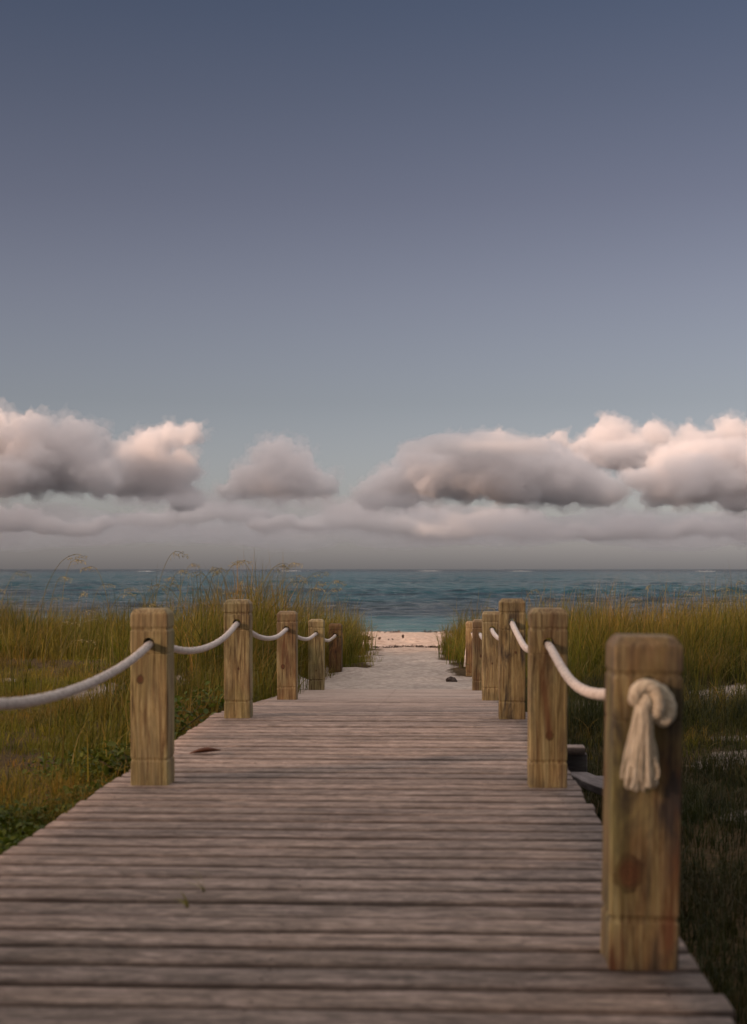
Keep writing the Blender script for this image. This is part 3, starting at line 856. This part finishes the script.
OATS_L = [(32, 13, 556), (40, 14, 575), (58, 15, 560), (70, 15, 590), (20, 12, 605), (50, 11.5, 608), (35, 10.5, 622), (45, 9.6, 640), (112, 14, 566), (130, 13, 583), (118, 10.5, 603),
          (98, 15, 590), (145, 13.5, 549), (160, 14, 570), (172, 15, 563), (180, 13, 567), (190, 14, 575), (205, 13, 572), (215, 14.5, 562), (226, 13, 570), (235, 14, 566), (247, 13.5, 560),
          (255, 14.5, 572), (263, 13, 566), (272, 14, 558), (280, 15, 563), (288, 13.5, 574), (298, 14, 580), (306, 15, 578), (240, 15.5, 580), (220, 15.5, 585), (185, 16, 590), (312, 15, 590),
          (10, 14, 590), (85, 16, 584), (150, 16, 588), (198, 11.5, 585), (5, 11, 640), (268, 16, 580), (292, 16, 586), (-15, 14, 570), (-30, 13, 590), (20, 16, 597), (105, 12, 618)]
for px, y, tp in OATS_L: put_oat(px, y, tp, random.gauss(.1, .7) + (math.pi if random.random() < .2 else 0), LABL, 'sea oats on the left dune')
OATS_R = [(648, 17, 586), (655, 18, 592), (730, 17, 580), (738, 16, 588), (742, 18, 583), (715, 18, 592), (516, 20, 590), (700, 15, 600), (620, 18, 598), (580, 19, 602), (470, 21, 606), (760, 16, 585), (675, 17, 600)]
for px, y, tp in OATS_R: put_oat(px, y, tp, random.gauss(.1, .7), LABR, 'sea oats on the right dune')

# ------------------------------------------------------------------ small things
m, t = new_mat('dried_seaweed'); geo = t.n('ShaderNodeNewGeometry')
t.out(t.principled(t.ramp(geo.outputs['Random Per Island'], [(0, (.03, .018, .012)), (1, (.085, .05, .032))]), .9)); M_WEED = m
pos = []
def wrack(x0, x1, y, n, amp, wid, thr=.47):
    xs = rng.uniform(x0, x1, n); yc = y + amp * (vnoise(xs, xs * 0, 1.3, 50 + y) - .5) * 2 + .35 * amp * (vnoise(xs, xs * 0, .35, 51 + y) - .5) + rng.normal(0, wid, n)
    keep = vnoise(xs, xs * 0 + y, .55, 55) + rng.normal(0, .12, n) > thr
    pos.append(np.stack([xs, yc, np.zeros(n)], -1)[keep])
wrack(-14, 12, 26.2, 11000, .35, .035, .44); wrack(-12, -.7, 36.5, 8000, .7, .40, .40); wrack(-3.2, -2.0, 40.5, 360, .3, .25); wrack(-14, 14, 56.0, 3600, 1.3, .5, .52)
p = np.concatenate(pos); p[:, 2] = terrain_z(p[:, 0], p[:, 1]) + rng.uniform(0, .03, len(p)) * np.where(p[:, 1] > 30, 2, 1)
me = leaves_mesh('seaweed', p, rng.normal(.1, .35, len(p)), rng.uniform(.02, .05, len(p)) * np.where(p[:, 1] > 30, 2.6, 1.0))
tag(link('seaweed', me, M_WEED), 'dark dried seaweed washed up in lines across the shell beach', 'seaweed', kind='stuff')

# dark lump on the sand by the right posts
bm = bmesh.new(); bmesh.ops.create_icosphere(bm, subdivisions=4, radius=.055, matrix=Matrix.Diagonal((1.2, 1, .75, 1)))
for v in bm.verts: v.co *= 1 + .35 * noise.noise(v.co * 22) + .15 * noise.noise(v.co * 60)
me = bpy.data.meshes.new('dark_stone'); bm.to_mesh(me); bm.free()
for pl in me.polygons: pl.use_smooth = True
m, t = new_mat('dark_stone'); tc = t.n('ShaderNodeTexCoord'); t.out(t.principled(t.ramp(t.noise(tc.outputs['Object'], 40), [(.3, (.03, .022, .018)), (.7, (.08, .06, .05))]), .9))
o = link('dark_stone', me, m); sx, sy = (452 - 433) / FPX * 16.1, 16.1
o.location = (sx, sy, float(terrain_z(sx, sy)) + .02); tag(o, 'small dark stone on the sand path near the last right side posts', 'stone')

# curled dry leaf on the planks
nu, nv_ = 14, 7; V = []
for i in range(nu):
    u = i / (nu - 1)
    for j in range(nv_):
        w = (j / (nv_ - 1) * 2 - 1)
        wd = .03 * math.sin(math.pi * min(1, u * .95 + .03)) ** .8 + .001
        V.append((u * .155 - .08, w * wd, .004 + .020 * w * w * math.sin(math.pi * u) + .010 * u * u))
me = np_mesh('dry_leaf', np.array(V), grid_faces(nu, nv_), np.full((nu - 1) * (nv_ - 1), 4))
m, t = new_mat('dry_brown_leaf'); tc = t.n('ShaderNodeTexCoord')
t.out(t.principled(t.ramp(t.noise(tc.outputs['Object'], 35, 4), [(.3, (.055, .018, .008)), (.7, (.12, .045, .02))]), .6))
o = link('dry_leaf', me, m); o.location = (-1.10, 6.86, .004); o.rotation_euler = (0, 0, R(14))
sm = o.modifiers.new('thickness', 'SOLIDIFY'); sm.thickness = .0012
tag(o, 'curled reddish brown dry leaf lying on the planks near the left edge', 'leaf')

m, t = new_mat('sprig_green'); t.out(t.principled((.26, .24, .06), .7)); M_SPRIG = m
# sprig in the gap between planks
for q, (gx, gy, hs_, lab) in enumerate([(-.655, 3.775, [.05, .06, .04, .05], 'tiny low grass sprig between two foreground planks, the smaller and nearer one'),
                                   (-.632, 3.93, [.09, .11, .07, .08], 'tiny grass sprig between two foreground planks, the taller one leaning left')]):
    bs = np.tile([0, 0, -.012], (4, 1)) + rng.normal(0, .003, (4, 3)) * np.array([1, .3, 0])
    me = blades('grass_sprig', bs, np.array(hs_) * 1.0, np.full(4, .009), np.array([.9, .4, 1.1, .6]), (-1.4, 0), spread=.5)
    o = link('grass_sprig', me, M_SPRIG); o.location = (gx, gy, 0); tag(o, lab, 'grass', 'grass sprigs between the planks')

# ------------------------------------------------------------------ clouds: closed volumes far out over the sea, lit by the same sun
def cloud_mat(name, dens):
    m, t = new_mat(name)
    v = t.n('ShaderNodeVolumePrincipled'); v.inputs['Color'].default_value = (.955, .945, .945, 1)
    v.inputs['Density'].default_value = dens; v.inputs['Anisotropy'].default_value = .15
    t.out(None, v.outputs[0]); return m
M_CL = cloud_mat('cumulus_vapour', .0125)
M_CLT = cloud_mat('thin_cloud_vapour', .0045)
M_WISP = cloud_mat('wispy_vapour', .0028)
M_STR = cloud_mat('stratus_vapour', .0008)
tex1 = bpy.data.textures.new('billow_large', 'CLOUDS'); tex1.noise_scale = 90; tex1.noise_depth = 4
tex2 = bpy.data.textures.new('billow_small', 'CLOUDS'); tex2.noise_scale = 30; tex2.noise_depth = 4
def cloud(label, dist, lumps, mat, voxel=9, s1=95, s2=66, base=None, billow=True, wisp=True, squash=.7):
    rs = random.Random(label)
    bm = bmesh.new(); k = dist / FPX
    c0 = at(lumps[0][0], lumps[0][1], dist)
    def ball(c, rx, ry, rz, sub):
        bmesh.ops.create_icosphere(bm, subdivisions=sub, radius=1, matrix=Matrix.Translation(c) @ Matrix.Diagonal((rx, ry, rz, 1)))
    def rdir():
        while True:
            v = Vector((rs.uniform(-1, 1), rs.uniform(-1, .5), rs.uniform(-.55, 1)))
            if .2 < v.length < 1: return v.normalized()
    for px, py, rx, rz in lumps:
        rx *= .88; rz *= .86
        c = at(px, py, dist + rs.uniform(-.8, .8) * rx * k) - c0
        ry = max(rx, rz) * 1.1
        ball(c, rx * k, ry * k, rz * k, 3)
        if not billow: continue
        for _ in range(16):
            d = rdir(); q = rs.uniform(.28, .5) * min(rx, rz * 1.3) * k
            cc = c + Vector((d.x * rx * k, d.y * ry * k, d.z * rz * k)) * .88
            ball(cc, q, q, q * .9, 2)
            for _ in range(5):
                d2 = rdir(); q2 = q * rs.uniform(.3, .5)
                ball(cc + d2 * q * .9, q2, q2, q2, 1)
    me = bpy.data.meshes.new('cloud'); bm.to_mesh(me); bm.free()
    zb = (at(373, base, dist).z - c0.z) if base is not None else None
    def solid(grow):
        o = bpy.data.objects.new('cloud', me); C.objects.link(o)
        r = o.modifiers.new('r', 'REMESH'); r.mode = 'VOXEL'; r.voxel_size = voxel
        if grow:
            d = o.modifiers.new('g', 'DISPLACE'); d.strength = grow; d.mid_level = 0
        for tx, st in ((tex1, s1 * (3.4 if grow else 1)), (tex2, s2 * (2.6 if grow else 1))):
            d = o.modifiers.new('d', 'DISPLACE'); d.texture = tx; d.strength = st; d.mid_level = .5; d.texture_coords = 'LOCAL'
        r = o.modifiers.new('r2', 'REMESH'); r.mode = 'VOXEL'; r.voxel_size = voxel
        bpy.context.view_layer.update()
        dg = bpy.context.evaluated_depsgraph_get()
        new = bpy.data.meshes.new_from_object(o.evaluated_get(dg)); bpy.data.objects.remove(o)
        if zb is not None:       # cumulus bases are level
            for v in new.vertices:
                if v.co.z < zb: v.co.z = zb + (v.co.z - zb) * squash
        for pl in new.polygons: pl.use_smooth = True
        return new
    o = link('cloud', solid(0), mat); o.location = c0
    tag(o, label, 'cloud', 'clouds over the sea horizon', 'thing')
    if wisp: link('wispy_edge', solid(4), M_WISP, o)
    return o
cloud('large grey pink cloud bank at the left edge of the sky', 8200,
      [(30, 452, 34, 34), (-20, 450, 45, 40), (72, 446, 26, 28), (88, 458, 22, 30), (60, 470, 40, 26), (15, 475, 40, 22), (95, 478, 24, 18), (-70, 465, 50, 40), (100, 440, 12, 12), (45, 430, 16, 14)], M_CL, base=499)
cloud('ragged grey pink cloud just right of the large left bank', 8900,
      [(128, 480, 26, 22), (155, 482, 28, 22), (182, 470, 18, 18), (128, 462, 22, 24), (150, 450, 22, 22), (165, 440, 18, 16), (188, 436, 16, 11), (140, 440, 10, 14), (118, 480, 26, 14), (160, 468, 26, 16), (182, 498, 18, 16), (172, 485, 15, 14)], M_CL, base=508)
cloud('small pink topped cumulus standing alone left of centre', 8500,
      [(288, 484, 30, 20), (265, 456, 14, 14), (283, 452, 13, 15), (300, 462, 16, 14), (252, 482, 26, 18), (318, 488, 24, 12), (232, 492, 18, 10), (270, 470, 20, 16), (300, 476, 28, 16)], M_CL, base=507)
cloud('long layered grey cloud spreading right of centre', 8400,
      [(460, 476, 44, 28), (400, 488, 32, 22), (425, 474, 34, 24), (510, 480, 42, 28), (560, 482, 40, 26), (596, 490, 28, 20), (480, 456, 46, 14), (540, 458, 40, 16), (375, 496, 22, 14)], M_CL, base=514)
cloud('flat grey cloud streak lying above the long layered cloud', 8000,
      [(450, 440, 34, 8), (420, 446, 24, 6), (490, 440, 36, 9), (520, 448, 36, 8), (480, 450, 60, 7)], M_CLT, 12, 50, 26)
cloud('bright pink cauliflower heads towering behind the grey clouds on the right', 9600,
      [(608, 434, 20, 17), (560, 442, 10, 12), (540, 446, 11, 8), (655, 434, 17, 14), (640, 446, 20, 12), (590, 450, 24, 12), (620, 455, 40, 16), (690, 438, 14, 12), (730, 432, 18, 14), (700, 455, 36, 20), (765, 440, 30, 25), (498, 436, 8, 6)], M_CL, base=480)
cloud('grey pink cloud bank at the right edge of the sky', 8300,
      [(700, 478, 44, 30), (665, 490, 28, 20), (740, 480, 40, 36), (790, 480, 50, 45), (680, 460, 34, 18), (720, 452, 40, 14), (845, 490, 50, 40), (640, 478, 24, 10)], M_CL, base=516)
cloud('small low cumulus puff below the long layered cloud', 9200, [(577, 528, 11, 9), (590, 534, 14, 8), (568, 534, 12, 6)], M_CL, 12, 50, 26)
cloud('small low cumulus puff below the right cloud bank', 9200, [(690, 526, 18, 10), (672, 532, 18, 7), (712, 530, 16, 10), (735, 528, 16, 10)], M_CL, 12, 50, 26)
cloud('low pale cloud below the large left bank', 9300, [(20, 520, 26, 14), (-10, 518, 26, 16), (48, 526, 22, 10), (105, 523, 14, 7), (80, 530, 24, 8)], M_CL, 12, 50, 26)
cloud('small pale cloud below the lone cumulus', 9300, [(285, 521, 18, 8), (262, 524, 18, 7), (310, 526, 24, 6)], M_CL, 12, 50, 26)
cloud('ragged grey cloud patch low between the left bank and the lone cumulus', 9800, [(215, 508, 30, 8), (240, 514, 36, 8), (190, 516, 30, 8), (150, 520, 40, 8)], M_CLT, 14, 70, 50)
cloud('ragged grey cloud patch low beside the lone cumulus', 9900, [(355, 512, 36, 12), (335, 522, 40, 9), (390, 524, 44, 12), (420, 516, 36, 10)], M_CLT, 14, 70, 50)
cloud('ragged grey cloud patch low under the long layered cloud', 9700, [(480, 524, 52, 12), (530, 530, 44, 10), (440, 532, 44, 9), (510, 516, 40, 8)], M_CLT, 14, 70, 50)
cloud('ragged grey cloud patch low in the gap of the right clouds', 9900, [(630, 524, 34, 10), (650, 532, 40, 9), (610, 534, 34, 7), (760, 532, 40, 12)], M_CLT, 14, 70, 50)
M_VEIL = cloud_mat('veil_vapour', .0011); M_VEIL.node_tree.nodes['Principled Volume'].inputs['Color'].default_value = (.88, .88, .90, 1)
M_STR.node_tree.nodes['Principled Volume'].inputs['Color'].default_value = (.88, .88, .90, 1)
rv = random.Random(8)
cloud('soft broken grey cloud layer hanging below and between the cumulus bases', 7600,
      [(x_ + rv.uniform(-20, 20), rv.choice((504, 512, 522, 532, 538)) + rv.uniform(-4, 4), rv.uniform(30, 75), rv.uniform(5, 11)) for x_ in range(-200, 1000, 24)], M_VEIL, 20, 110, 60, 547, False, False, .1)
st = cloud('flat grey stratus layer low along the whole sea horizon', 12500,
      [(x_, 529 + 5 * math.sin(x_ * .05), 75, 20 + 5 * math.sin(x_ * .031)) for x_ in range(-260, 1060, 55)], M_STR, 30, 110, 50, 552, False, False, .04)

# unseen cloud banks added beyond the left edge, towards the sun, to shade lower clouds
def shading_bank(label, y0, xa, xb, sa, sb, top, n, seed, keep):
    rs = random.Random(seed); bm = bmesh.new(); tn = math.tan(R(SUN_EL))
    hx, hy = math.sin(R(SUN_AZ)), math.cos(R(SUN_AZ))
    for i in range(n):
        u = (i + .5) / n
        if rs.random() > keep: continue
        x = xa + (xb - xa) * u; s_ = sa + (sb - sa) * u; dq = 0.0
        zt = top + rs.gauss(0, 70) + s_ * tn
        rw = (xb - xa) / n * rs.uniform(.5, .95)
        zz = zt
        while zz > s_ * tn - 100:
            rz = rs.uniform(120, 220)
            cx_, cy_ = x + hx * s_ + rs.uniform(-60, 60), y0 + hy * s_ + rs.uniform(-90, 90)
            cx_ = min(cx_, -.365 * cy_ - rw - 130)          # stays beyond the left edge of the view
            c = (cx_, cy_, zz - rz * .7)
            bmesh.ops.create_icosphere(bm, subdivisions=2, radius=1, matrix=Matrix.Translation(c) @ Matrix.Diagonal((rw, rw, rz, 1)))
            zz -= rz * .9
    me = bpy.data.meshes.new('cloud'); bm.to_mesh(me); bm.free()
    o = bpy.data.objects.new('cloud', me); C.objects.link(o)
    r = o.modifiers.new('r', 'REMESH'); r.mode = 'VOXEL'; r.voxel_size = 40
    d = o.modifiers.new('d', 'DISPLACE'); d.texture = tex1; d.strength = 120; d.mid_level = .5
    bpy.context.view_layer.update()
    new = bpy.data.meshes.new_from_object(o.evaluated_get(bpy.context.evaluated_depsgraph_get())); bpy.data.objects.remove(o)
    new.name = 'cloud'
    tag(link('cloud', new, M_CL), label, 'cloud', 'clouds over the sea horizon', 'thing')
shading_bank('unseen towering cloud bank added for shade beyond the left edge of the view', 8400, -2900, 2600, 1750, 6300, 520, 26, 5, .55)
shading_bank('middle unseen towering cloud bank added for shade beyond the left edge of the view', 9900, -3400, 3000, 1200, 6600, 560, 28, 9, .80)
shading_bank('nearer unseen towering cloud bank added for shade beyond the left edge of the view', 7500, -2700, 2400, 900, 5600, 470, 26, 12, .93)
shading_bank('farther unseen towering cloud bank added for shade beyond the left edge of the view', 12500, -4600, 4600, 700, 8600, 600, 30, 6, .95)

# ------------------------------------------------------------------ unseen row of trees added behind the viewpoint to shade the boardwalk
N = 32000
tx = rng.uniform(-75, 14, N); ch = 9.6 + 3.6 * vnoise(tx, tx * 0, 6, 61) + 1.6 * vnoise(tx, tx * 0, 2.2, 62)
tzf = rng.random(N) ** .8
tz = .3 + tzf * ch
near = sstep(-12, -4, tx)
ty = -5.0 + 1.6 * near * tzf + rng.normal(0, 1.2, N) * np.sqrt(np.clip(1 - (tzf * 2 - 1) ** 2, .1, 1))
over = (tx > -9) & (tz > 4.2) & (rng.random(N) < .75)     # boughs added above the viewer to darken the near deck
ty = np.where(over & (tz > 6) , rng.uniform(-5, 5.2, N), np.where(over, rng.uniform(-5, 2.0, N), np.minimum(ty, -1.2)))
kp = vnoise(tx * 1.0 + ty * .4, tz, 1.5, 63) + rng.normal(0, .1, N) > np.where(tx < -9.5, .61, .34)
me = leaves_mesh('shade_treeline', np.stack([tx, ty, tz], -1)[kp], rng.normal(.3, .6, kp.sum()), rng.uniform(.35, .7, kp.sum()))
tag(link('shade_treeline', me, M_LEAF), 'unseen row of broad leaved trees added behind the viewpoint for shade', 'trees', kind='stuff')

# ------------------------------------------------------------------ light, world, camera
az = R(SUN_AZ); el = R(SUN_EL)
sdir = Vector((math.sin(az) * math.cos(el), math.cos(az) * math.cos(el), math.sin(el)))
L = bpy.data.lights.new('Sun', 'SUN'); L.energy = 5.0; L.angle = R(2.5); L.color = (1.0, .63, .43)
so = bpy.data.objects.new('Sun', L); C.objects.link(so); so.rotation_euler = sdir.to_track_quat('Z', 'Y').to_euler(); so.location = (-20, -20, 30)

w = bpy.data.worlds.new('World'); scene.world = w; w.use_nodes = True
t = NT(w)
sky = t.n('ShaderNodeTexSky', sky_type='NISHITA'); sky.sun_disc = False
sky.sun_elevation = el; sky.sun_rotation = az; sky.air_density = 1.0; sky.dust_density = 1.5; sky.ozone_density = 1.0
hs = t.n('ShaderNodeHueSaturation', in_Saturation=.55); t.l(sky.outputs[0], hs.inputs['Color'])
tc = t.n('ShaderNodeTexCoord'); sp_ = t.n('ShaderNodeSeparateXYZ'); t.l(tc.outputs['Generated'], sp_.inputs[0])
haze = t.ramp(sp_.outputs[2], [(0.0, (1.24, 1.19, 1.42)), (.04, (1.05, 1.01, 1.16)), (.118, (.83, .785, .87)), (.186, (.72, .665, .765)), (.251, (.57, .53, .635)), (.313, (.455, .45, .56)), (.37, (.36, .39, .515)), (.45, (.34, .36, .45)), (1.0, (.45, .45, .48))])
col = t.mix(1.0, hs.outputs[0], haze, 'MULTIPLY')
# patchy overhead glow added above the frame to light the deck and posts
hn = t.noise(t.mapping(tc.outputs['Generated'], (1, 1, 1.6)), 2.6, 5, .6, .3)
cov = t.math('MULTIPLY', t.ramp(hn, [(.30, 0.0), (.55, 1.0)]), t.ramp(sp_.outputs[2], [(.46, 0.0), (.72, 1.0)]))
col = t.mix(cov, col, OVERHEAD_FILL)
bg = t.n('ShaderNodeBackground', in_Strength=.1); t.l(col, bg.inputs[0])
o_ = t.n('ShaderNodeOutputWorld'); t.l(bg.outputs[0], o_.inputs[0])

cam = bpy.data.cameras.new('Camera'); co = bpy.data.objects.new('Camera', cam); C.objects.link(co)
co.location = (0, 0, EYE); co.rotation_euler = (R(90), 0, YAW)
cam.lens = FOCAL; cam.sensor_fit = 'VERTICAL'; cam.sensor_height = 36; cam.sensor_width = 36
cam.shift_y = 57 / 1024
cam.clip_start = .05; cam.clip_end = 90000
cam.dof.use_dof = True; cam.dof.focus_distance = 16; cam.dof.aperture_fstop = 3.8
scene.camera = co

scene.render.engine = 'CYCLES'
scene.cycles.use_denoising = True
scene.cycles.volume_bounces = 12
scene.cycles.max_bounces = 16
scene.cycles.diffuse_bounces = 3
scene.cycles.glossy_bounces = 3
scene.cycles.transmission_bounces = 4
vs = scene.view_settings
vs.view_transform = 'Standard'; vs.look = 'None'; vs.exposure = 0; vs.gamma = 1; vs.use_curve_mapping = False
